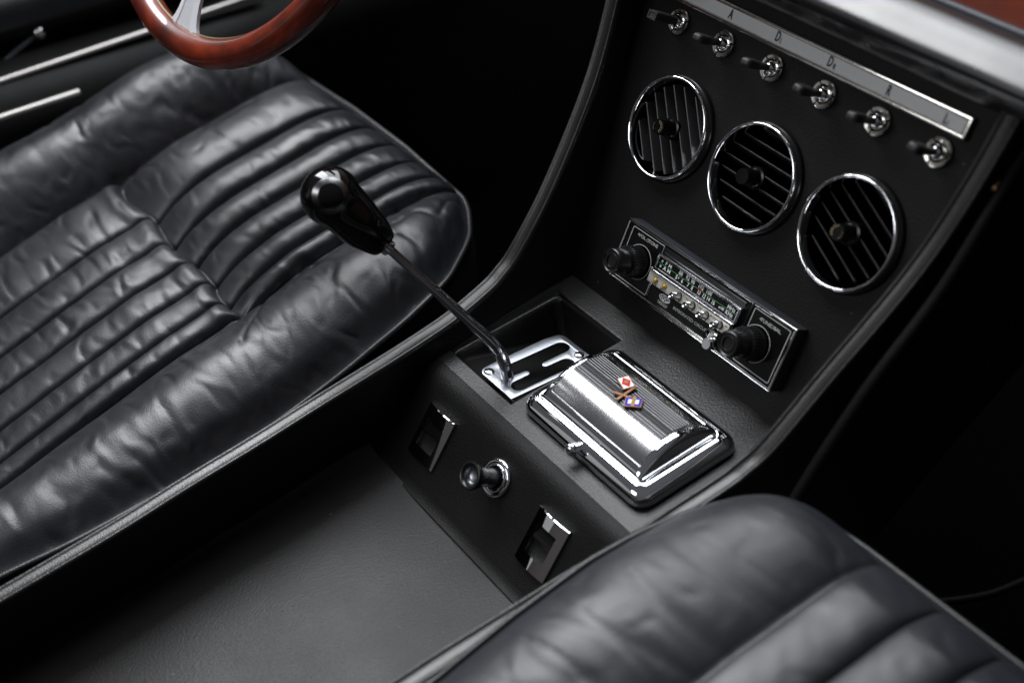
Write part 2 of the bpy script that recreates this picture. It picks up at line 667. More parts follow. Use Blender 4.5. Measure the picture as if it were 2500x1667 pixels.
L = [cub(-.1312, -.1284, .03, -.0202, .002, lambda y: -.0005),
     cub(-.1290, -.1282, .03, -.0215, .003, lambda y: -.003),
     cub(-.1265, -.1280, .03, -.0230, .004, lambda y: -.0012),
     cub(-.1246, -.1278, .03, -.0240, .005, lambda y: -.0008),
     cub(-.1232, -.1277, .03, -.0248, .006, lambda y: -.0022),
     cub(-.1226, -.1276, .03, -.0254, .0065, lambda y: -.005),
     cub(-.1205, -.1272, .03, -.0272, .007, lambda y: cub_floor(y) + .003),
     cub(-.1190, -.1268, .03, -.0285, .007, lambda y: cub_floor(y) + .0006),
     cub(-.1160, -.1260, .03, -.0310, .007, cub_floor)]
cb.loops(L, cap1=True)
cb.build('gear_recess', M['rail'], console, 60)

# tray between the rails
tr = MB()


def trayf(u, v):
    x = -.1348 + .2696 * u
    y = TY - .008 - .75 * v
    d = min(x + .1348, .1348 - x)
    return (x, y, TZ + .0005 + .007 * math.exp(-d / .006) + .0018 * math.exp(-((d - .03) / .02) ** 2) * math.exp(-v * 6) - .002 * sm(.02, .10, d) - .001 * math.exp(-((u - .6) / .2) ** 2 - ((v - .2) / .1) ** 2))


tr.grid(trayf, 61, 100)
tr.build('tray', M['tray'], console, 60)

# fascia panel with three round openings
VENT = [(-.0927, .1474), (0., .1474), (.0927, .1474)]
pf = MB()
outl = [(-.136, -.004), (.136, -.004), (.190, .30), (-.190, .30)]
pf.flat([outl] + [circle(u, v, .0352, 48) for u, v in VENT])
pf.build('fascia_panel', M['fascia'], console, 0, MP)

# the two side panels with padded rails
RAIL = [(.106, -.90, .010), (.108, -.60, .012), (.112, -.434, .0135), (.116, -.36, .0156), (.1175, -.30, .018), (.12, -.25, .020), (.123, -.182, .0226),
        (.126, -.145, .0235), (.1275, -.118, .026), (.1315, -.0824, .032), (.1335, -.067, .037), (.1365, -.0475, .048), (.143, -.0054, .0855),
        (.157, .0523, .1463), (.167, .089, .2034), (.175, .122, .27), (.180, .138, .32)]
RC = catmull(RAIL, 7)


def rail_section(i, s):
    p = Vector(RC[i])
    t = Vector(RC[min(i + 1, len(RC) - 1)]) - Vector(RC[max(i - 1, 0)])
    t.x = 0
    t.normalize()
    dd = Vector((0, t.z, -t.y))           # into the panel
    out = []
    flare = .022 * (1 - sm(-.25, -.02, p.y)) + .010 * sm(-.05, .1, p.y) - .002
    for a, h in ((flare, .105), (flare * .3 + .001, .030), (.0009, .0085), (.0, .0045), (.0002, .0018), (.0012, .0003), (.0026, .0001), (.0036, .0010), (.0046, .0016),
                 (.0075, .0012), (.0105, .0014), (.0117, .0009), (.0127, .0001), (.0140, .0003), (.0150, .0018), (.0152, .005), (.0152, .05), (.0152, .20)):
        out.append(Vector((s * (p.x + a), p.y, p.z)) + dd * h)
    return out


for s in (-1, 1):
    sp = MB()
    sp.loops([rail_section(i, s) for i in range(len(RC))], closed=False)
    sp.build('side_panel', M['rail'], console, 60)

# ================================================================== radio
radio = thing('car_radio', 'old black and chrome radio with tuning dial and two ribbed knobs in the fascia', 'radio', MP @ T((.002, .0485, 0)))
b = MB()
b.box((.0021, .0488, .0055), (.1822, .0500, .0125), .0012)
b.build('casing', M['gun'], radio, 30, MP)
b = MB()
b.flat([rrect(-.0888, .0241, .0930, .0735, .0009, 3), rrect(-.0872, .0257, .0914, .0720, .0006, 3)], .0014, .0004, z=.0118)
b.build('bezel', M['chrome'], radio, 40, MP)
b = MB()
b.box((.0021, .0488, .0118), (.1786, .0463, .0008), 0)
b.build('face_plate', M['face'], radio, 0, MP)
b = MB()
for x0, x1 in ((-.0825, -.0455), (.0530, .0890)):
    b.flat([rrect(x0, .0278, x1, .0700, .0012, 4), rrect(x0 + .00055, .02835, x1 - .00055, .06945, .0009, 4)], .0001, z=.01225)
for cx in (-.065, .065):
    b.flat([circle(cx, .0470, .0138), circle(cx, .0470, .01335)], .0001, z=.01225)
b.text('VOL.', .0026, (-.0700, .0660), (1.1, .95), .0123, .01)
b.text('TONE', .0026, (-.0574, .0660), (1.1, .95), .0123, .01)
b.text('TUNE', .0026, (.0665, .0648), (1.1, .95), .0123, .01)
b.text('BAL.', .0026, (.0783, .0648), (1.1, .95), .0123, .01)
for x, y, r in ((-.0747, .0661, .0007), (-.0638, .0660, .0013), (.0612, .0650, .0007), (.0727, .0648, .0013)):
    b.flat([circle(x, y, r, 16), circle(x, y, r - .00032, 16)], .0001, z=.0123)
b.build('panel_lettering', M['grey_print'], radio, 0, MP)
b = MB()
for x in (-.0449, .0505):
    b.box((x, .0600, .0126), (.0007, .0235, .0012), .0002)
b.box((.0005, .0672, .0125), (.0890, .0044, .0010), .0003)
b.build('divider', M['plastic'], radio, 30, MP)
# tuning dial
b = MB()
b.flat([rrect(-.0440, .0521, .0456, .0645, .0006, 3), rrect(-.0424, .0534, .0440, .0633, .0004, 3)], .0056, .0004, z=.0122)
dial = b.build('tuning_dial', M['chrome'], radio, 40, MP)
b = MB()
b.box((.0008, .05835, .0145), (.0868, .0102, .0036), 0)
b.build('dial_glass', M['face'], dial, 0, MP)
b = MB()
Z = .0164
for s_, x in (('FM', -.0318), ):
    b.text('F M', .0029, (-.0318, .0604), (1.15, 1), Z, .008)
b.text('A M', .0029, (-.0318, .0563), (1.15, 1), Z, .008)
for s_, x in (('88', -.0180), ('92', -.0102), ('96', -.0044), ('102', .0044), ('108', .0132)):
    b.text(s_, .0033, (x, .0607), (.88, 1), Z, .008)
for s_, x in (('6', -.0142), ('7', -.0077), ('8', -.0030), ('10', .0043), ('12', .0100), ('14', .0147), ('16', .0200)):
    b.text(s_, .0032, (x, .0561), (.80, 1), Z, .008)
b.text('5', .0032, (-.0206, .0562), (.95, 1), Z, .008)
b.text('4', .0019, (-.0184, .0567), (.95, 1), Z, .008)
b.text('MHz', .0031, (.0372, .0603), (.95, 1), Z, .008)
b.text('KHz', .0031, (.0370, .0560), (.95, 1), Z, .008)
b.text('x100', .0020, (.0288, .0562), (.95, 1), Z, .015)
b.build('dial_lettering', M['white'], dial, 0, MP)
b = MB()
b.box((.0007, .0583, Z + .0001), (.0850, .0003, .0001))
b.build('scale_line', M['green'], dial, 0, MP)
b = MB()
b.box((.0046, .0583, Z + .00025), (.0008, .0032, .0002))
b.build('needle', M['red'], dial, 0, MP)
b = MB()
for y in (.0604, .0563):
    b.flat([circle(-.0390, y, .0010, 16)], .0001, z=Z)
b.build('band_lamp', M['grey_print'], dial, 0, MP)
# chrome ledge and silver control strip
b = MB()
b.loops([[(x, y, n_) for y, n_ in ((.0523, .0120), (.0521, .0165), (.0510, .0182), (.0498, .0186), (.0493, .0172), (.0494, .0120))] for x in (-.0465, .0440)], closed=False)
b.add([(-.0465, .0523, .0120), (-.0465, .0521, .0165), (-.0465, .0510, .0182), (-.0465, .0498, .0186), (-.0465, .0493, .0172), (-.0465, .0494, .0120)], [(0, 1, 2, 3, 4, 5)])
b.build('ledge', M['chrome'], radio, 30, MP)
b = MB()
b.box((-.0022, .0451, .0140), (.0888, .0086, .0052), .0004)
strip = b.build('control_strip', M['cream'], radio, 30, MP)
SZ = .0166
b = MB()
b.text('TAPE', .0015, (-.0385, .0417), (1.3, 1), SZ, .01)
b.text('MPX', .0015, (-.0282, .0417), (1.3, 1), SZ, .01)
for s_, x in (('ON', -.0040), ('AM', .0110), ('MONO', .0262), ('BP', .0395)):
    b.text(s_, .0014, (x, .0468), (1.3, 1), SZ, .005)
for x in (-.0058, .0094, .0243):
    b.box((x - .0015, .0478, SZ + .0001), (.0003, .0018, .0001))
for x in (-.0100, .0048, .0196):
    b.add([(x, .0425, SZ + .0001), (x + .0015, .0418, SZ + .0001), (x, .0411, SZ + .0001)], [(0, 1, 2)])
b.build('strip_lettering', M['black_print'], strip, 0, MP)
for x in (-.0379, -.0276):
    b = MB()
    b.lathe([(.0023, 0), (.0023, .0006), (.0019, .0008), (.0018, .0004)], 20, T((x, .0451, SZ)), M['brass'])
    b.lathe([(.0018, .0003), (.0016, .0010), (.0010, .0016), (0, .0019)], 20, T((x, .0451, SZ)))
    b.build('indicator_lamp', M['amber'], radio, 60, MP)
for x in (-.0115, .0036, .0186, .0336):
    b = MB()
    b.lathe([(.0033, 0), (.0031, .0008)], 24, T((x, .0451, SZ)), M['black_print'])
    b.lathe([(.0027, 0), (.0026, .0080), (.0024, .0086), (.0013, .0083), (.0, .0088)], 24, T((x, .0451, SZ)))
    b.build('push_button', M['chrome'], radio, 35, MP)
# lower name panel
b = MB()
b.box((-.0075, .0335, .0124), (.0730, .0130, .0006), 0)
lowp = b.build('name_panel', M['face'], radio, 0, MP)
b = MB()
NZ = .0128
b.text('THREE EIGHT', .0021, (-.0262, .0304), (.62, 1.1), NZ, .005)
b.text('INTEGRATED', .0023, (-.0040, .0335), (1.15, 1), NZ, .01)
b.text('CIRCUIT', .0023, (.0158, .0335), (1.15, 1), NZ, .01)
b.flat([[(-.0262 + .0062 * math.cos(a), .0353 + .0028 * math.sin(a)) for a in np.linspace(0, 2 * math.pi, 32, endpoint=False)]] +
       [circle(-.0262 + dx, .0353 + dy, r, 14) for dx, dy, r in ((-.0043, 0, .0007), (-.0026, .0011, .0007), (-.0026, -.0011, .0007), (-.0009, .0, .0008), (.0009, .0013, .0007), (.0009, -.0013, .0007), (.0026, 0, .0008), (.0042, .0004, .0006))], .0001, z=NZ)
b.build('name_lettering', M['grey_print'], lowp, 0, MP)
b = MB()
b.box((-.0080, .0272, .0135), (.0690, .0009, .0018), .0003)
b.box((-.0080, .0252, .0130), (.0690, .0006, .0012), .0002)
b.box((-.0435, .0330, .0130), (.0006, .0130, .0012), .0002)
b.build('trim_line', M['chrome_worn'], radio, 30, MP)
b = MB()
b.box((.0305, .0335, .0150), (.0115, .0100, .0060), .0012)
b.lathe([(.0044, .002), (.0044, .0085), (.0040, .0092), (.0, .0090)], 24, T((.0345, .0300, .0150)))
b.build('slide_button', M['chrome'], radio, 40, MP)
for cx in (-.065, .065):
    b = MB()
    X = T((cx, .0468, 0))
    b.lathe([(.0070, .012), (.0096, .0265), (.0099, .0275), (.0097, .0400), (.0092, .0418), (.0085, .0424), (.0078, .0420), (.0074, .0412), (.0062, .0412), (.0057, .0420), (.0050, .0420), (.0047, .0405), (.0, .0403)], 48, X)
    k = b.build('radio_knob', M['plastic'], radio, 35, MP)
    b = MB()
    b.lathe([(.0100, .0135), (.0122, .0140), (.0124, .0150), (.0124, .0262), (.0119, .0270), (.0096, .0270)], 144, X, None, lambda i, j: 1 - (.045 if (i % 4) < 2 and 1 <= j <= 4 else 0))
    b.build('knurled_ring', M['plastic'], k, 30, MP)

# ================================================================== vents


def make_vent(label, k):
    ang, off, tilt = ((R(-52), .000, 28), (R(-2), .0022, -24), (R(-26), .001, -30))[k]
    u, v = VENT[k]
    X = MP @ T((u, v, 0))
    r = thing('air_vent', label, 'air vent', X, 'round chrome rimmed air vents across the fascia')
    b = MB()
    b.lathe([(.0415, -.001), (.0417, .0020), (.0410, .0040), (.0400, .0046)], 72)
    b.build('skirt', M['plastic'], r, 50, X)
    b = MB()
    b.lathe([(.0401, .0036), (.0402, .0056), (.0399, .0078), (.0392, .0091), (.0383, .0093), (.0374, .0086), (.0369, .0070), (.0365, .004), (.0352, .001), (.0351, -.004)], 96)
    b.build('chrome_rim', M['chrome'], r, 60, X)
    b = MB()
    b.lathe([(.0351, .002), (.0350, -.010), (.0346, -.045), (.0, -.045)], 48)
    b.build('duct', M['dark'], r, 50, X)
    b = MB()
    RA = Matrix.Rotation(ang, 4, 'Z')
    n = 7
    for i in range(n):
        y = (i - (n - 1) / 2) * .0098 + off
        if abs(y) > .0335:
            continue
        h = math.sqrt(.0343 ** 2 - y * y)
        b.box((0, 0, 0), (2 * h, .0013, .0125), .0005, RA @ T((0, y, -.0035)) @ Matrix.Rotation(R(tilt), 4, 'X'), None, 1)
    b.build('louvre', M['slat'], r, 30, X)
    b = MB()
    b.lathe([(.0085, -.012), (.0085, .0035), (.0068, .0040), (.0063, .0060), (.0061, .0165), (.0057, .0175), (.0, .0176)], 60, None, None, lambda i, j: 1 - (.03 if i % 2 and 3 <= j <= 4 else 0))
    kn = b.build('vent_knob', M['face'], r, 35, X)
    if k != 1:
        b = MB()
        word = 'FREDDO'
        a0 = {0: 20, 2: 160}[k]
        for i, ch in enumerate(word):
            a = R(a0 + {0: 24, 2: 24}[k] * i - 60)
            rot = a - math.pi / 2 if k == 2 else a + math.pi / 2
            b.text(ch, .0019, (.0043 * math.cos(a), .0043 * math.sin(a)), (.85, 1), .0178, .012, rot)
        arc = [R(a0 + 95 + j * 10 + (35 if k == 0 else 55)) for j in range(9)]
        b.tube([(.0043 * math.cos(a), .0043 * math.sin(a), .0178) for a in arc], .00016, 6)
        b.build('knob_lettering', M['gold'], kn, 0, X)
    return r


make_vent('leftmost round air vent with chrome rim, steep slats and gold lettered knob', 0)
make_vent('middle round air vent with chrome rim, level slats and plain black knob', 1)
make_vent('rightmost round air vent with chrome rim beside the passenger rail', 2)

# ================================================================== toggle switches
SW = [-.1254, -.0755, -.0248, .0262, .0754, .1271]
SWL = ['toggle switch furthest left with a silver framed lever tip', 'toggle switch below the letter A on the silver plate', 'toggle switch just below left of the letters DL',
       'toggle switch below the letters DR on the silver plate', 'toggle switch below the single letter R on the plate', 'rightmost toggle switch under the right end of the silver plate']
GT = 'toggle switches in a row under the silver label plate'


def make_toggle(tip):
    X = MP @ T((SW[0 if tip else 1], .2217, 0))
    r = thing('toggle_switch', SWL[0 if tip else 1], 'switch', X, GT)
    b = MB()
    # slotted ring nut
    RN = ((.0066, .0), (.0067, .0030), (.0074, .0038), (.0092, .0040), (.0101, .0034), (.0103, 0))
    for q in range(3):
        n = 14
        A = [R(q * 120 + 20 + 112 * i / n) for i in range(n + 1)]
        b.loops([[(rr * math.cos(a), rr * math.sin(a), z) for rr, z in RN] for a in A], closed=False)
        for a in (A[0], A[-1]):
            b.add([(rr * math.cos(a), rr * math.sin(a), z) for rr, z in RN], [(0, 1, 2, 3, 4, 5)])
    b.build('ring_nut', M['chrome_worn'], r, 30, X)
    b = MB()
    b.lathe([(.0066, 0), (.0064, .0016), (.0056, .0030), (.0050, .0046), (.0040, .0064), (.0026, .0078), (.0, .0084)], 36)
    b.build('dome', M['chrome'], r, 60, X)
    b = MB()
    S = ((.0070, .0022, .0024), (.012, .0026, .0031), (.018, .0031, .0041), (.026, .0035, .0048), (.0300, .0035, .0048), (.0325, .0028, .0040), (.0333, .0014, .0022))
    if tip:
        S = ((.0070, .0030, .0032), (.012, .0036, .0042), (.022, .0038, .0046), (.031, .0036, .0046), (.0322, .0036, .0046))
    Q = Matrix.Rotation(R(0), 4, 'X')
    b.loops([[(a * (abs(math.cos(t)) ** .6) * math.copysign(1, math.cos(t)), c * (abs(math.sin(t)) ** .6) * math.copysign(1, math.sin(t)), z) for t in np.linspace(0, 2 * math.pi, 20, endpoint=False)] for z, c, a in S], True, True)
    lv = b.build('lever', M['rubber'], r, 50, X)
    if tip:
        b = MB()
        b.flat([rrect(-.0046, -.0032, .0046, .0032, .0004, 2), rrect(-.0033, -.0018, .0033, .0018, .0002, 2)], .0006, 0, T((0, 0, .0321)))
        b.build('lever_tip', M['chrome_worn'], lv, 0, X)
    return r


make_toggle(True)
t1 = make_toggle(False)
for i in range(2, 6):
    dup(t1, MP @ T((SW[i], .2217, 0)) @ Matrix.Rotation(R((0, 0, 5, -6, 7, -4)[i]), 4, 'Z'), SWL[i], GT)

# ================================================================== label plate
lp = thing('label_plate', 'long silver plate lettered A, DL, DR, R, LI above the toggle switches', 'label plate', MP @ T((0, .243, 0)))
b = MB()
b.flat([rrect(-.1560, .2358, .1408, .2500, .0008, 3), rrect(-.1542, .2376, .1390, .2483, .0004, 3)], .0056, .0007, z=0)
b.build('frame', M['chrome_worn'], lp, 40, MP)
b = MB()
b.box((-.0076, .24295, .0020), (.2940, .0112, .0036))
b.build('plate', M['plate'], lp, 0, MP)
b = MB()
for s_, x, y, h in (('A', -.0777, .2430, .0064), ('D', -.0290, .2432, .0064), ('L', -.0252, .2413, .0031), ('D', .0218, .2432, .0064), ('R', .0262, .2414, .0034), ('R', .0748, .2427, .0064), ('L', .1228, .2424, .0060), ('I', .1254, .2405, .0030)):
    b.text(s_, h * 1.12, (x, y), (.58, 1.0), .0042, .018)
b.build('lettering', M['black_print'], lp, 0, MP)

# ================================================================== chrome box on the console
BX0, BX1, BY0, BY1 = -.0372, .1034, -.1258, -.0330
box = thing('chrome_box', 'chrome ashtray box with ribbed arched lid and enamel flag badge on the console', 'ashtray', T(((BX0 + BX1) / 2, (BY0 + BY1) / 2, 0)))


def blp(ins, z, r=None):
    rr = max(.0125 - ins * .60, .003) if r is None else r
    return [(x, y, z) for x, y in rrect(BX0 + ins, BY0 + ins, BX1 - ins, BY1 - ins, rr, 8)]


b = MB()
b.loops([blp(.0012, .0003), blp(.0012, .0020)], mat=M['black_paint'])
b.loops([blp(.0006, .0020), blp(.0, .0036), blp(.0004, .0062), blp(.0018, .0092), blp(.0042, .0118), blp(.0072, .0136), blp(.0096, .0144), blp(.0110, .0143), blp(.0118, .0134), blp(.0122, .0120), blp(.0126, .009)])
b.build('flange', M['chrome'], box, 70)
# lid: arch along x with rounded rim
LX0, LX1, LY0, LY1 = BX0 + .0130, BX1 - .0140, BY0 + .0130, BY1 - .0120
LCY, LHW = (LY0 + LY1) / 2, (LY1 - LY0) / 2


def lidz(y):
    q = min(abs((y - LCY) / LHW), 1)
    return .0178 + .0130 * (1 - q ** 2.0)


def lid_fn(u, v):
    # profile across, with an edge roll on each end
    a = (v - .5) * 2
    y = LCY + LHW * a
    x = LX0 + (LX1 - LX0) * u
    return (x, y, lidz(y))


b = MB()
NV, NU = 41, 49
ys = np.linspace(LY0, LY1, NV)
rows = []
for y in ys:
    row = []
    zt = lidz(y)
    er_ = .0040 + .16 * (zt - .0178)
    for k in range(9):       # left end roll
        a = R(90 * k / 8)
        row.append((LX0 + .005 - .005 * math.cos(a), y, zt - er_ + er_ * math.sin(a)))
    for k in range(9):
        a = R(90 - 90 * k / 8)
        row.append((LX1 - .005 + .005 * math.cos(a), y, zt - er_ + er_ * math.sin(a)))
    row = [(LX0 - .0012, y, .0120)] + row + [(LX1 + .0012, y, .0120)]
    rows.append(row)


def skirt_row(y0, zt, dy):
    out = []
    base = rows[0] if dy < 0 else rows[-1]
    for (x, y, z) in base:
        out.append((x, y0, min(z, zt)))
    return out


front = [skirt_row(LY0 - .0012, .0115, -1), skirt_row(LY0 - .0011, .0148, -1), skirt_row(LY0 - .0006, .0168, -1)]
back = [skirt_row(LY1 + .0006, .0168, 1), skirt_row(LY1 + .0011, .0148, 1), skirt_row(LY1 + .0012, .0115, 1)]
b.loops(front + rows + back, closed=False)
lid = b.build('lid', M['chrome'], box, 70)
# engraved field, thin raised rim round it, black ribbed band
b = MB()
ey0, ey1, ex0, ex1 = LY0 + .0042, LY1 - .0042, LX0 + .0062, LX1 - .0062
b.grid(lambda u, v: (ex0 + (ex1 - ex0) * u, ey0 + (ey1 - ey0) * v, lidz(ey0 + (ey1 - ey0) * v) + .00012), 3, 36)
b.build('engraved_panel', M['engraved'], lid, 80)
b = MB()
P = [(ex0, y, lidz(y)) for y in np.linspace(ey0, ey1, 24)] + [(ex1, y, lidz(y)) for y in np.linspace(ey1, ey0, 24)]
b.tube(P, .0006, 6, True)
b.build('panel_rim', M['chrome'], lid, 60)
by0, by1, bx0, bx1 = -.0880, -.0610, ex0 + .0012, ex1 - .0012
b = MB()
b.grid(lambda u, v: (bx0 + (bx1 - bx0) * u, by0 + (by1 - by0) * v, lidz(by0 + (by1 - by0) * v) + .0004), 2, 16)
band = b.build('black_band', M['black_paint'], lid, 80)
b = MB()
for i in range(12):
    y = by0 + .0008 + (by1 - by0 - .0016) * i / 11
    b.tube([(bx0 + .001, y, lidz(y) + .00055), (bx1 - .001, y, lidz(y) + .00050)], .00030, 6)
b.build('rib', M['rib'], band, 60)
b = MB()
b.lathe([(.0030, -.006), (.0034, -.002), (.0046, .0010), (.0052, .0030), (.0048, .0052), (.0034, .0068), (.0, .0074)], 32, T((.0325, BY0 - .0005, .0115)) @ Matrix.Rotation(R(78), 4, 'X') @ T((0, 0, -.0005)))
b.build('latch_button', M['chrome'], lid, 60)
# badge: two small enamel flags on crossed staffs
badge = MB()
bz = lidz(-.078) + .0013
FA = T((.0235, -.0705, bz)) @ Matrix.Rotation(R(-14), 4, 'Z')
FB = T((.0425, -.0795, bz)) @ Matrix.Rotation(R(40), 4, 'Z')
badge.flat([[(-.0068, -.0042), (.0056, -.0048), (.0066, .0040), (-.0058, .0048)]], .0016, .0001, FA, M['copper'])
badge.flat([[(-.0062, -.0037), (.0052, -.0042), (.0060, .0035), (-.0053, .0042)]], .0002, 0, FA, M['enamel'], .0015)
badge.flat([[(-.0054, .0), (0, -.0034), (.0054, 0), (0, .0036)]], .0002, 0, FA, M['red'], .0017)
badge.flat([[(-.0020, .0), (0, -.0020), (.0020, 0), (0, .0021)]], .0002, 0, FA, M['copper'], .0019)
badge.flat([[(-.0062, -.0046), (.0062, -.0046), (.0062, .0046), (-.0062, .0046)]], .0016, .0001, FB, M['copper'])
badge.flat([[(-.0056, -.0040), (.0056, -.0040), (.0056, .0040), (-.0056, .0040)]], .0002, 0, FB, M['blue'], .0015)
badge.flat([[(-.0038, -.0022), (-.0010, -.0022), (-.0010, .0022), (-.0038, .0022)]], .0002, 0, FB, M['enamel'], .0017)
badge.flat([[(.0014, -.0022), (.0040, -.0022), (.0040, .0022), (.0014, .0022)]], .0002, 0, FB, M['enamel'], .0017)
badge.flat([[(-.0012, -.0050), (.0014, -.0050), (.0014, .0050), (-.0012, .0050)]], .0002, 0, FB, M['copper'], .0018)
badge.box((0, 0, 0), (.0022, .0190, .0012), .0003, T((.0315, -.0765, bz + .0006)) @ Matrix.Rotation(R(4), 4, 'Z'), M['copper'])
badge.box((0, 0, 0), (.0170, .0020, .0012), .0003, T((.0325, -.0800, bz + .0011)) @ Matrix.Rotation(R(22), 4, 'Z'), M['copper'])
badge.build('badge', M['copper'], lid, 30)

# ================================================================== gear gate and lever
gate = thing('gear_gate', 'polished aluminium gear gate plate with finger slots and screws', 'gear gate', MG)


def arc(cx, cy, r, a0, a1, n=8):
    return [(cx + r * math.cos(R(a0 + (a1 - a0) * i / n)), cy + r * math.sin(R(a0 + (a1 - a0) * i / n))) for i in range(n + 1)]


mm = .001
outer = arc(-84 * mm, 6.5 * mm, 6.5 * mm, 180, 270) + [(-49.5 * mm, 0)] + arc(-49.8 * mm, 2 * mm, 2 * mm, 270, 360) + [(-47.8 * mm, 50 * mm)] + arc(-53.5 * mm, 73.5 * mm, 5.7 * mm, 0, 90) + \
    arc(-84 * mm, 71.5 * mm, 7 * mm, 90, 150) + [(-92 * mm, 64 * mm), (-92 * mm, 50 * mm), (-91.2 * mm, 20 * mm)]
# two slots joined by the cross gate, a finger between them at each end
slots = arc(-75.8 * mm, 17.8 * mm, 7.0 * mm, 180, 360) + arc(-66.0 * mm, 27.2 * mm, 2.3 * mm, 180, 0) + arc(-57.2 * mm, 13.6 * mm, 6.2 * mm, 180, 360) + \
    arc(-57.2 * mm, 59.4 * mm, 6.2 * mm, 0, 180) + arc(-66.0 * mm, 45.4 * mm, 2.3 * mm, 360, 180) + arc(-75.8 * mm, 68.0 * mm, 7.0 * mm, 0, 180)
b = MB()
b.flat([outer, slots], .0018, .0003)
b.build('gate_plate', M['alu'], gate, 30, MG)
for x, y, a in ((-84, 5.2, 30), (-59.2, 73.0, 20)):
    b = MB()
    b.lathe([(.0041, .0014), (.0040, .0022), (.0030, .0031), (.0, .0035)], 28, T((x * mm, y * mm, 0)))
    b.box((0, 0, .0034), (.0074, .0009, .0007), 0, T((x * mm, y * mm, 0)) @ Matrix.Rotation(R(a), 4, 'Z'), M['black_paint'])
    b.build('screw', M['chrome'], gate, 40, MG)

lever = thing('gear_lever', 'steel gear lever with black pear shaped knob standing in the gate', 'gear lever', T((-.0705, -.1130, -.01)))
A = Vector((-.0708, -.1132, .0270))
B = Vector((-.1274, -.1675, .130))
D = (B - A).normalized()
path = catmull([(-.0705, -.1130, -.030), (-.0705, -.1130, -.008), (-.0704, -.1130, .005), (-.0707, -.1136, .0150), (-.0726, -.1156, .0275), A + D * .016, A + D * .035, A + D * .065, B - D * .01, B + D * .004], 6)
rad = [.0049 + (.0034 - .0049) * min(max(((Vector(p) - Vector((-.0705, -.1130, -.01))).length - .03) / .11, 0), 1) for p in path]
b = MB()
b.tube(path, rad, 24)
b.build('rod', M['rod'], lever, 60)
zax = D
xax = Vector((0, 1, 0)).cross(zax).normalized()
yax = zax.cross(xax)
KX = Matrix(((xax.x, yax.x, zax.x, B.x), (xax.y, yax.y, zax.y, B.y), (xax.z, yax.z, zax.z, B.z), (0, 0, 0, 1)))
b = MB()
KZ, KR = .0470, .0213
kp = [(p[0], p[1]) for p in catmull([(.0066, -.0060), (.0104, -.0048), (.0140, .0035), (.0164, .0125), (.0179, .0225), (KR * math.cos(R(-25)), KZ + KR * math.sin(R(-25)))], 5)]
kp += [(KR * math.cos(R(t)), KZ + KR * math.sin(R(t))) for t in range(-20, 88, 6)] + [(0, KZ + KR)]
V0 = len(b.v)


def knob_wob(i, j):
    a = 2 * math.pi * i / 72
    z = kp[j][1]
    return 1 + .045 * math.cos(3 * a + .6) * math.exp(-((z - .015) / .010) ** 2)


b.lathe(kp, 72, KX @ Matrix.Rotation(R(20), 4, 'Z'), None, knob_wob)
b.build('knob', M['gloss'], lever, 60)
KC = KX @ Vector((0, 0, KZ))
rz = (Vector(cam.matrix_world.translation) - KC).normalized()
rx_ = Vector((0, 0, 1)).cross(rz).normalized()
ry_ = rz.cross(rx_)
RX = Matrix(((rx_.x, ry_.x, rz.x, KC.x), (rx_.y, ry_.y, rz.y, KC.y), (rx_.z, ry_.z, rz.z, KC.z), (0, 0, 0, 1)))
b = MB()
b.lathe([(.02145 * math.sin(R(a)), .02145 * math.cos(R(a))) for a in (24, 26, 29, 32, 35, 37)], 64, RX)  # reflected light on the knob, modelled as a metal ring turned to the camera
b.build('ring_reflection', M['ring'], lever, 60)
b = MB()
b.lathe([(.0046, -.0115), (.0060, -.0105), (.0062, -.0060), (.0050, -.0050)], 24, KX)
b.build('collar', M['chrome'], lever, 40)

# ================================================================== rocker switches and lighter
GR = 'chrome framed rocker switches on the face above the tray'


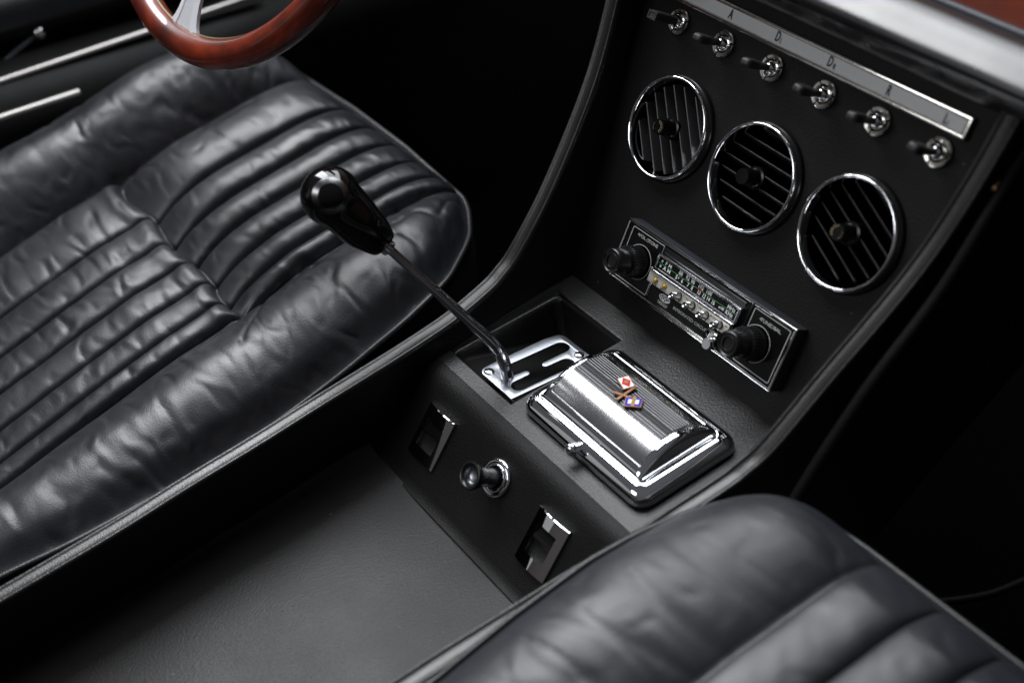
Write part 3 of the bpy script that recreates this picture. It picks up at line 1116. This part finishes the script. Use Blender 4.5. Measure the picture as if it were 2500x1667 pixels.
def make_rocker():
    X = MF @ T((-.0855, -.0412, 0))
    r = thing('rocker_switch', 'chrome framed rocker switch left of the cigarette lighter', 'switch', X, GR)
    b = MB()
    hw, hh, wx, wy = .0166, .0215, .0102, .0115

    def top(x):
        return .0026 + .0024 * (1 - (x / hw) ** 2)
    xs = sorted(set([round(v_, 5) for v_ in list(np.linspace(-hw, hw, 25)) + [-wx, wx]]))
    ysr = [-hh, -hh + .0005, -wy, wy, hh - .0005, hh]
    V, F, idx = [], [], {}
    for j, y in enumerate(ysr):
        for i, x in enumerate(xs):
            idx[i, j] = len(V)
            V.append((x, y, top(x) - (.0005 if j in (0, 5) else 0)))
    for j in range(5):
        for i in range(len(xs) - 1):
            if j == 2 and xs[i] >= -wx - 1e-6 and xs[i + 1] <= wx + 1e-6:
                continue
            F.append((idx[i, j], idx[i + 1, j], idx[i + 1, j + 1], idx[i, j + 1]))
    b.add(V, F)
    for i in (0, len(xs) - 1):
        b.loops([[V[idx[i, j]] for j in range(6)], [(xs[i] * 1.004, y, -.001) for y in ysr]], closed=False)
    for j in (0, 5):
        b.loops([[V[idx[i, j]] for i in range(len(xs))], [(x, ysr[j], -.001) for x in xs]], closed=False)
    i0 = [i for i, x in enumerate(xs) if -wx - 1e-6 <= x <= wx + 1e-6]
    for j in (2, 3):
        b.loops([[V[idx[i, j]] for i in i0], [(xs[i], ysr[j], -.006) for i in i0]], closed=False)
    for i in (i0[0], i0[-1]):
        b.loops([[V[idx[i, j]] for j in (2, 3)], [(xs[i], ysr[j], -.006) for j in (2, 3)]], closed=False)
    b.build('frame', M['chrome'], r, 35, X)
    b = MB()
    b.loops([[(x, y, z) for y, z in ((wy - .0004, -.005), (wy - .0004, -.0005), (.0060, .0022), (.0025, .0034), (.0006, .0034), (-.0004, .0024), (-.0008, -.0008), (-.0040, -.0022), (-wy + .0004, -.0030), (-wy + .0004, -.006))] for x in np.linspace(-.0098, .0098, 3)], closed=False)
    for x in (-.0098, .0098):
        b.add([(x, y, z) for y, z in ((wy - .0004, -.005), (wy - .0004, -.0005), (.0060, .0022), (.0025, .0034), (.0006, .0034), (-.0004, .0024), (-.0008, -.0008), (-.0040, -.0022), (-wy + .0004, -.0030), (-wy + .0004, -.006))], [tuple(range(10))])
    b.build('rocker', M['face'], r, 25, X)
    return r


rk = make_rocker()
dup(rk, MF @ T((.0572, -.0405, 0)), 'chrome framed rocker switch right of the cigarette lighter, near the passenger rail', GR)

lt = thing('cigarette_lighter', 'round black pull out lighter with chrome collar between two rocker switches', 'lighter', MF @ T((-.0095, -.0290, 0)))
X = MF @ T((-.0095, -.0290, 0))
b = MB()
b.lathe([(.0146, 0), (.0148, .0014), (.0138, .0027), (.0120, .0029), (.0108, .0022), (.0104, .0030), (.0096, .0034), (.0088, .0030), (.0086, .0)], 48)
b.build('collar', M['chrome'], lt, 60, X)
b = MB()
b.lathe([(.0072, .0), (.0072, .0145), (.0078, .0165), (.0102, .0245), (.0107, .0268), (.0104, .0282), (.0094, .0285), (.0080, .0280), (.0072, .0262)], 48)
kb = b.build('pull_knob', M['plastic'], lt, 50, X)
b = MB()
b.lathe([(.0073, .0262), (.0068, .0228), (.0046, .0216), (.0, .0214)], 48)
b.build('knob_disc', M['gun_alu'], kb, 60, X)


# ================================================================== seats
def make_seat(name, label, mir, edge, zp_fn, seams, cross, zc_fn, yback, bulge, seed, wr=1., hk=1.):
    """edge: (distance from the car's centre line, y) of the inner piping, from back to front; mir: side of the car"""
    E_ = catmull(edge, 10)
    ey = np.array([p[1] for p in E_])
    ex = np.array([p[0] for p in E_])
    order = np.argsort(ey)
    ey, ex = ey[order], ex[order]
    xc = CX[name]
    root = thing(name, label, 'car seat', T((mir * xc, -.3, -.28)))
    # rows: even, finer over the front roll and at the cross seam
    yf = ey[-1]
    yy = list(np.arange(yback, yf - .09, .0026)) + list(yf - .09 * (1 - np.linspace(0, 1, 56)) ** 1.35)
    if cross is not None:
        yy += list(cross + .012 * np.sign(np.linspace(-1, 1, 31)) * np.abs(np.linspace(-1, 1, 31)) ** 1.8)
    yy = np.array(sorted(yy))
    yy = yy[np.concatenate([[True], np.diff(yy) > 1e-4])]
    nr = len(yy)
    S = np.array(seams)
    NB, NP = 50, 25
    segs = [(None, NB)] + [(k, NP) for k in range(len(S) - 1)] + [(None, NB)]
    rows, segi, phs = [], [], []
    for y in yy:
        xi = float(np.interp(y, ey, ex))
        xo = 2 * xc - xi + .034
        n = len(S)
        bp = np.array([np.clip(S[k], xi + .012 + .0065 * k, xo - .012 - .0065 * (n - 1 - k)) for k in range(n)])
        br = np.concatenate([[xi], bp, [xo]])
        X_, G_, P_ = [], [], []
        for q, (k, m_n) in enumerate(segs):
            t = np.linspace(0, 1, m_n + 1)
            if k is not None:
                t = t + .13 * np.sin(-2 * np.pi * t) if False else .5 - .5 * np.sign(np.cos(np.pi * t)) * np.abs(np.cos(np.pi * t)) ** .85
            elif q == 0:
                t = 1 - (1 - t) ** 1.0
            if q < len(segs) - 1:
                t = t[:-1]
            X_ += list(br[q] + (br[q + 1] - br[q]) * t)
            G_ += [q] * len(t)
            P_ += list(t)
        rows.append(X_)
        segi, phs = G_, P_
    rows = np.array(rows)
    segi, phs = np.array(segi), np.array(phs)
    ns = rows.shape[1]
    nseg = len(segs)
    verts = np.zeros((nr, ns, 3))
    inner = (segi > 0) & (segi < nseg - 1)
    tb = np.where(segi == 0, phs, 1 - phs)
    pw = np.where(segi == 0, .80, 1.55)
    for j, y in enumerate(yy):
        x = rows[j]
        xi, xo = x[0], x[-1]
        dside = np.minimum(x - xi, xo - x)
        dfront = yf - y
        d = np.minimum(dside, dfront)
        zc, zp = zc_fn(y), zp_fn(y)
        z = np.where(inner, zc, zp + (zc - zp) * tb + np.where(segi == 0, 0, .018 * np.sin(np.pi * tb ** .6)))
        bw = np.clip((S[0] - xi) / .10, .15, 1)
        z = z + np.where(inner, 0, bulge * np.where(segi == 0, 1, 1.2) * bw * np.sin(np.pi * np.clip(tb, 0, 1) ** pw))
        front = sm(cross - .005, cross + .06, y) if cross is not None else .6
        wseg = np.interp(segi, np.arange(nseg), [0] + list(np.diff(S)) + [0])
        u = 2 * phs - 1
        arch = np.sqrt(np.clip(1 - np.abs(u) ** 2.4, 0, 1)) * .75 + .25 * (1 - u ** 2)
        h = (.0058 + .05 * np.clip(wseg - .035, 0, .03)) * hk
        fade = np.clip(dfront / .05, 0, 1) ** .7
        # front pleats lean over, as pulled leather does
        lean = np.clip(1 - np.abs(u + .35 * front) ** 2, 0, 1)
        z = z + np.where(inner, (arch * (1 - .45 * front) + .45 * front * lean) * h * (1 + .9 * front) * (.35 + .65 * fade), 0)
        # stitched seams: narrow and deep
        gs = np.where(inner, np.minimum(phs, 1 - phs) * wseg, np.where(segi == 0, (1 - phs) * (S[0] - xi), phs * (S[0] - xi)))
        z = z - .0042 * np.exp(-(gs / .0017) ** 1.1) * (.4 + .6 * fade)
        z = z - np.where(inner, 0, .004 * np.exp(-(gs / .010) ** 1.3))
        if cross is not None:
            q = np.clip(np.minimum(x - S[0], S[-1] - x) / .012 + .6, 0, 1)
            dy_ = y - cross - .0025 * np.sin(x * 61) - .0035 * np.where(inner, np.abs(u) ** 3, 0)
            cut = np.where(dy_ > 0, .013 * np.exp(-np.abs(dy_) / .020), .0125 * np.exp(-np.abs(dy_) / .0035) - .0020 * np.exp(-((dy_ + .012) / .008) ** 2))
            z = z - q * cut
        fr = .075
        if dfront < fr:
            z = zp + (z - zp) * math.sqrt(max(1 - ((fr - dfront) / fr) ** 2.2, 0))
        er = np.clip(d / .020, 0, 1)
        z = np.where(er < 1, zp + (z - zp) * np.sin(er * np.pi / 2), z)
        verts[j, :, 0] = x
        verts[j, :, 1] = y
        verts[j, :, 2] = z
    # wrinkles of worn hide
    for j in range(nr):
        y = yy[j]
        dy = yf - y
        for i in range(ns):
            x, z = verts[j, i, 0], verts[j, i, 2]
            t = min(x - rows[j, 0], rows[j, -1] - x)
            e = min(1, max(0, min(t, dy)) / .02)
            soft = noise.noise(Vector((x * 22, y * 22, seed + 5)))
            if inner[i]:
                pk = noise.noise(Vector((x * 26 + segi[i] * 7.3, y * 85 + 2.5 * soft + x * 30, seed + 9)))
                pk2 = noise.noise(Vector((x * 14 + segi[i] * 3.1, y * 36, seed + 4)))
                mk = .25 + max(0, noise.noise(Vector((x * 7, y * 7, 3 + seed)))) * 1.5
                uu = 2 * phs[i] - 1
                dz = wr * mk * (.0015 * pk + .0016 * pk2) * (1 - uu ** 4) + .0006 * soft
            else:
                w1 = noise.noise(Vector((x * 6, y * 6, seed)))
                a = noise.noise(Vector((x * 15 + w1 * 2.5, y * 30 + w1 * 2.5, seed * 3.1)))
                c = noise.noise(Vector((x * 40 + w1 * 3, y * 62, seed * 1.7)))
                rid = max(0, 1 - abs(a) * 6.0) ** 2
                rid2 = max(0, 1 - abs(c) * 4.0) ** 2
                mask = max(0, noise.noise(Vector((x * 8 + 7, y * 8, seed + 2))) * 1.8 + .25)
                fold = max(0, 1 - abs(noise.noise(Vector((x * 8 + w1, y * 44 + w1 * 3, seed + 6)))) * 4.5) ** 2
                dz = -.0011 * (1.25 - wr) * fold * min(1, mask + .15) - .0024 * wr * rid * mask - .0007 * wr * rid2 * min(1, mask + .2) + .0011 * (.2 + .8 * wr) * soft
            verts[j, i, 2] = z + e * dz
    verts[:, :, 0] *= mir
    b = MB()
    V = [tuple(p) for p in verts.reshape(-1, 3)]
    F = [(j * ns + i, j * ns + i + 1, (j + 1) * ns + i + 1, (j + 1) * ns + i) for j in range(nr - 1) for i in range(ns - 1)]
    b.add(V, F)
    b.build('cushion', M['seat'] if mir < 0 else M['seat_smooth'], root, 180)
    # piping and side wall follow the rim of the cushion
    rim = [tuple(verts[j, 0]) for j in range(nr)] + [tuple(verts[-1, i]) for i in range(1, ns - 1)] + [tuple(verts[j, -1]) for j in range(nr - 1, -1, -1)]
    pts = [np.array(rim[0])]
    for q in rim[1:]:
        if np.linalg.norm(np.array(q) - pts[-1]) > .004:
            pts.append(np.array(q))
    rim = pts
    b = MB()
    b.tube([(p[0], p[1], p[2] + .0005) for p in rim], .0027, 8)
    b.build('piping', M['piping'], root, 60)
    b = MB()
    cx = mir * xc
    Ls = []
    for dz, ins in ((-.001, .0004), (-.004, .0022), (-.012, .0005), (-.03, -.001), (-.07, .002), (-.12, .012), (-.24, .02)):
        l = []
        for n_, p in enumerate(rim):
            a = rim[max(n_ - 1, 0)]
            c = rim[min(n_ + 1, len(rim) - 1)]
            tx, ty = c[0] - a[0], c[1] - a[1]
            q = math.hypot(tx, ty) or 1
            nx, ny = -ty / q, tx / q
            if nx * (cx - p[0]) + ny * (-.3 - p[1]) < 0:
                nx, ny = -nx, -ny
            l.append((p[0] + nx * ins, p[1] + ny * ins, p[2] + dz))
        Ls.append(l)
    b.loops(Ls, closed=False)
    b.build('side_wall', M['seat_side'], root, 60)
    return root


CX = {'driver_seat': .389, 'passenger_seat': .389}
edge_d = [(.150, -.72), (.146, -.56), (.1444, -.4945), (.140, -.437), (.1405, -.373), (.142, -.309), (.143, -.249), (.145, -.187), (.150, -.146), (.165, -.1035), (.1824, -.0782), (.200, -.057), (.2132, -.0464), (.2419, -.0299), (.2715, -.0229), (.31, -.020), (.345, -.019)]
zp_d = lambda y: float(np.mean([zq_d(y + k * .008) for k in range(-5, 6)]))
zq_d = lambda y: float(np.interp(y, [-.72, -.437, -.309, -.249, -.187, -.146, -.08, -.02], [0, 0, .001, .0096, .023, .0345, .031, .030]))
zc_d = lambda y: float(np.interp(y, [-.75, -.6, -.465, -.36, -.30, -.24, -.18, -.10, -.05, 0], [-.055, -.045, -.026, .001, .015, .023, .037, .046, .050, .048]))
make_seat('driver_seat', 'worn black leather seat with pleated centre under the wooden steering wheel', -1, edge_d, zp_d, [.2600, .2834, .3163, .3546, .3945, .4408, .5180], -.242, zc_d, -.72, .031, 3.3, 1., .9)
edge_p = [(.140, -.72), (.138, -.5), (.1375, -.36), (.1372, -.31), (.1370, -.25), (.1375, -.19), (.1395, -.150), (.1470, -.112), (.1610, -.083), (.1810, -.066), (.2060, -.058), (.2350, -.0545), (.2650, -.0535), (.300, -.053), (.345, -.0525)]
zc_p = lambda y: float(np.interp(y, [-.75, -.5, -.30, -.24, -.18, -.10, -.05], [.0, .02, .050, .057, .062, .062, .055]))
make_seat('passenger_seat', 'smooth black leather seat in the near corner, piped edge over the console rail', 1, edge_p, lambda y: float(np.interp(y, [-.7, -.31, -.25, -.19, -.12, -.05], [.018, .019, .030, .036, .032, .030])), [.2600, .3050, .3480, .3910, .4340, .4770, .5180], None, zc_p, -.72, .030, 8.1, .12, .7)

# ================================================================== steering wheel
WC = Vector((-.3921, -.0766, .3519))
nrm = Vector((math.sin(.0471), -math.cos(.6043), math.sin(.6043))).normalized()
e1 = -Vector((0, 0, 1)).cross(nrm).normalized()
e2 = nrm.cross(e1)
if e2.z < 0:
    e1, e2 = -e1, -e2
MW = Matrix(((e1.x, e2.x, nrm.x, WC.x), (e1.y, e2.y, nrm.y, WC.y), (e1.z, e2.z, nrm.z, WC.z), (0, 0, 0, 1)))
wheel = thing('steering_wheel', 'varnished red brown wooden steering wheel rim with metal spokes', 'steering wheel', MW)
b = MB()
b.tube([(.1897 * math.cos(a), .1897 * math.sin(a), 0) for a in np.linspace(0, 2 * math.pi, 160, endpoint=False)], .0122, 28, True, flat=1.0)
b.build('rim', M['wood'], wheel, 80, MW)
b = MB()
b.tube([(.1788 * math.cos(a), .1788 * math.sin(a), .001) for a in np.linspace(0, 2 * math.pi, 160, endpoint=False)], .0020, 10, True)
b.build('metal_core', M['patina'], wheel, 80, MW)
for sa in (-90, 30, 150):
    b = MB()
    S = []
    for r_, w_ in ((.03, .016), (.08, .0145), (.12, .0130), (.142, .0125), (.156, .0132), (.165, .0150), (.172, .0178), (.1765, .0212), (.1795, .0255)):
        S.append([(r_, -w_, -.001), (r_, -w_, .0018), (r_, -w_ * .55, .0030), (r_, -w_ * .5, .0024), (r_, w_ * .5, .0024), (r_, w_ * .55, .0030), (r_, w_, .0018), (r_, w_, -.001)])
    b.loops(S, True, True)
    b.build('spoke', M['spoke'], wheel, 30, MW @ Matrix.Rotation(R(sa), 4, 'Z'))
b = MB()
b.lathe([(.0, .012), (.030, .012), (.036, .008), (.038, -.002), (.028, -.02), (.024, -.25)], 40)
b.build('hub', M['plastic'], wheel, 40, MW)

# ================================================================== dashboard
dash = thing('dashboard', 'padded black dashboard edge with wooden fascia above the toggle switches', 'dashboard', T((0, .2, .25)))
b = MB()
pc = [(.160, .2230), (.140, .2250), (.124, .2300), (.112, .2400), (.1045, .2520), (.1018, .2600), (.1032, .2650), (.1110, .2700), (.1195, .2748), (.1260, .2768), (.1320, .2762), (.1380, .2736), (.1440, .2700)]
pc = catmull([(p[0], p[1]) for p in pc], 5)
b.loops([[(x, p[0], p[1]) for p in pc] for x in np.linspace(-.75, .75, 40)], closed=False)
b.build('padded_roll', M['pad'], dash, 60)
b = MB()
b.tube([(x, .1465, .2705) for x in np.linspace(-.75, .75, 6)], .0032, 10)
b.build('edge_strip', M['gun'], dash, 60)
b = MB()
b.add([(-.75, .1490, .2690), (.75, .1490, .2690), (.75, .195, .42), (-.75, .195, .42), (-.75, .25, .2690), (.75, .25, .2690), (.75, .25, .42), (-.75, .25, .42)], [(0, 1, 2, 3), (1, 5, 6, 2), (4, 0, 3, 7), (3, 2, 6, 7)])
b.build('wood_fascia', M['fascia_wood'], dash, 0)
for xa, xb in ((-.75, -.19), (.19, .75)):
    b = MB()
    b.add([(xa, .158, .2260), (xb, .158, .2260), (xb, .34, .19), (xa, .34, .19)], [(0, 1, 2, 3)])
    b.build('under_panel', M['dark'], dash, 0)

# passenger side of the console: outer edging and screw
ed = MB()
P = catmull([(.190, .150, .245), (.190, .114, .216), (.190, .054, .150), (.190, -.008, .104), (.190, -.066, .048), (.190, -.12, -.02)], 8)
ed.tube(P, .0045, 10)
o = ed.build('trim_edging', M['edge'])
tag(o, 'dark curved edging strip running down beside the passenger side of the console', 'edging')
sc_ = MB()
SX = T((.181, .1015, .1975)) @ Matrix.Rotation(R(40), 4, 'X')
sc_.lathe([(.0046, 0), (.0044, .0012), (.0030, .0022), (.0, .0026)], 24, SX)
sc_.box((0, 0, .0023), (.0070, .0009, .0008), 0, SX, M['black_print'])
o = sc_.build('trim_screw', M['brass'])
tag(o, 'small brass screw head beside the upper right corner of the fascia', 'screw')

# ================================================================== door side
door = thing('door', 'black leather door panel with chrome pull beyond the driver seat', 'door', T((-.86, -.2, -.28)))
b = MB()


def doorf(u, v):
    y = -.95 + 1.6 * u
    z = -.28 + .70 * v
    x = -.84 - .035 * math.exp(-((z - .10) / .05) ** 2) + .05 * sm(.16, .2, z) - .02 * sm(.24, .40, z)
    return (x, y, z - .25 * (y + .2) * sm(.02, .14, z))


b.grid(doorf, 40, 90)
b.build('door_card', M['door'], door, 60)
b = MB()
b.lathe([(.0, -.008), (.0040, -.0066), (.0066, -.003), (.0070, .002), (.0054, .006), (.0, .008)], 24, T((-.79, -.203, .060)))
b.tube([(-.79, -.203, .060), (-.805, -.200, .083), (-.83, -.196, .09)], .0028, 10, mat=M['gun'])
b.tube([(-.79, -.210, .058), (-.782, -.245, .050), (-.778, -.262, .042)], .0030, 8, mat=M['gun'])
b.build('door_pull', M['chrome'], door, 50)

b = MB()
b.tube([(-.815, y, .080 - .10 * (y + .2)) for y in np.linspace(-.9, .5, 16)], .032, 24)
b.build('armrest', M['door'], door, 60)

sill = thing('door_sill', 'black door sill with two bright metal strips left of the driver seat', 'sill', T((-.76, -.2, -.28)))
b = MB()
b.loops([[(x, y, z - .10 * (y + .2)) for x, z in ((-.83, .02), (-.80, .043), (-.765, .049), (-.74, .044), (-.715, .030), (-.705, .0), (-.70, -.28))] for y in np.linspace(-.9, .6, 20)], closed=False)
b.build('sill_cover', M['fascia'], sill, 50)


def strip_part(p, q, wdt, nm):
    b = MB()
    p, q = Vector(p), Vector(q)
    b.loops([[tuple(c + Vector((dx, 0, dz))) for dx, dz in ((-wdt, -.002), (-wdt * .8, .0012), (0, .0022), (wdt * .8, .0012), (wdt, -.002))] for c in [p.lerp(q, t) for t in np.linspace(0, 1, 12)]], closed=False)
    b.build(nm, M['sill'], sill, 60)


strip_part((-.74, -.269 - .16, .0495 + .012), (-.74, .03, .035), .0048, 'metal_strip')
strip_part((-.70, -.288 - .16, .0375 + .010), (-.70, -.205, .0290), .0045, 'metal_strip')

# passenger footwell mat with bound edge
mat = thing('floor_mat', 'black ribbed floor mat with bound edge ahead of the passenger seat', 'floor mat', T((.3, .05, -.295)))
b = MB()
for i in range(90):
    x = .10 + i * .0065
    b.box((x, -.06, -.262), (.0042, .36, .006), .0015, None, None, 1)
b.add([(.08, -.28, -.264), (.72, -.28, -.264), (.72, .12, -.264), (.08, .12, -.264)], [(0, 1, 2, 3)])
b.build('rubber_ribs', M['rubber'], mat, 30)
b = MB()
b.tube(catmull([(.06, .118, -.262), (.125, .118, -.258), (.153, .124, -.252), (.183, .165, -.248), (.20, .215, -.246), (.23, .27, -.25)], 6), .0035, 8)
b.build('bound_edge', M['edge'], mat, 60)
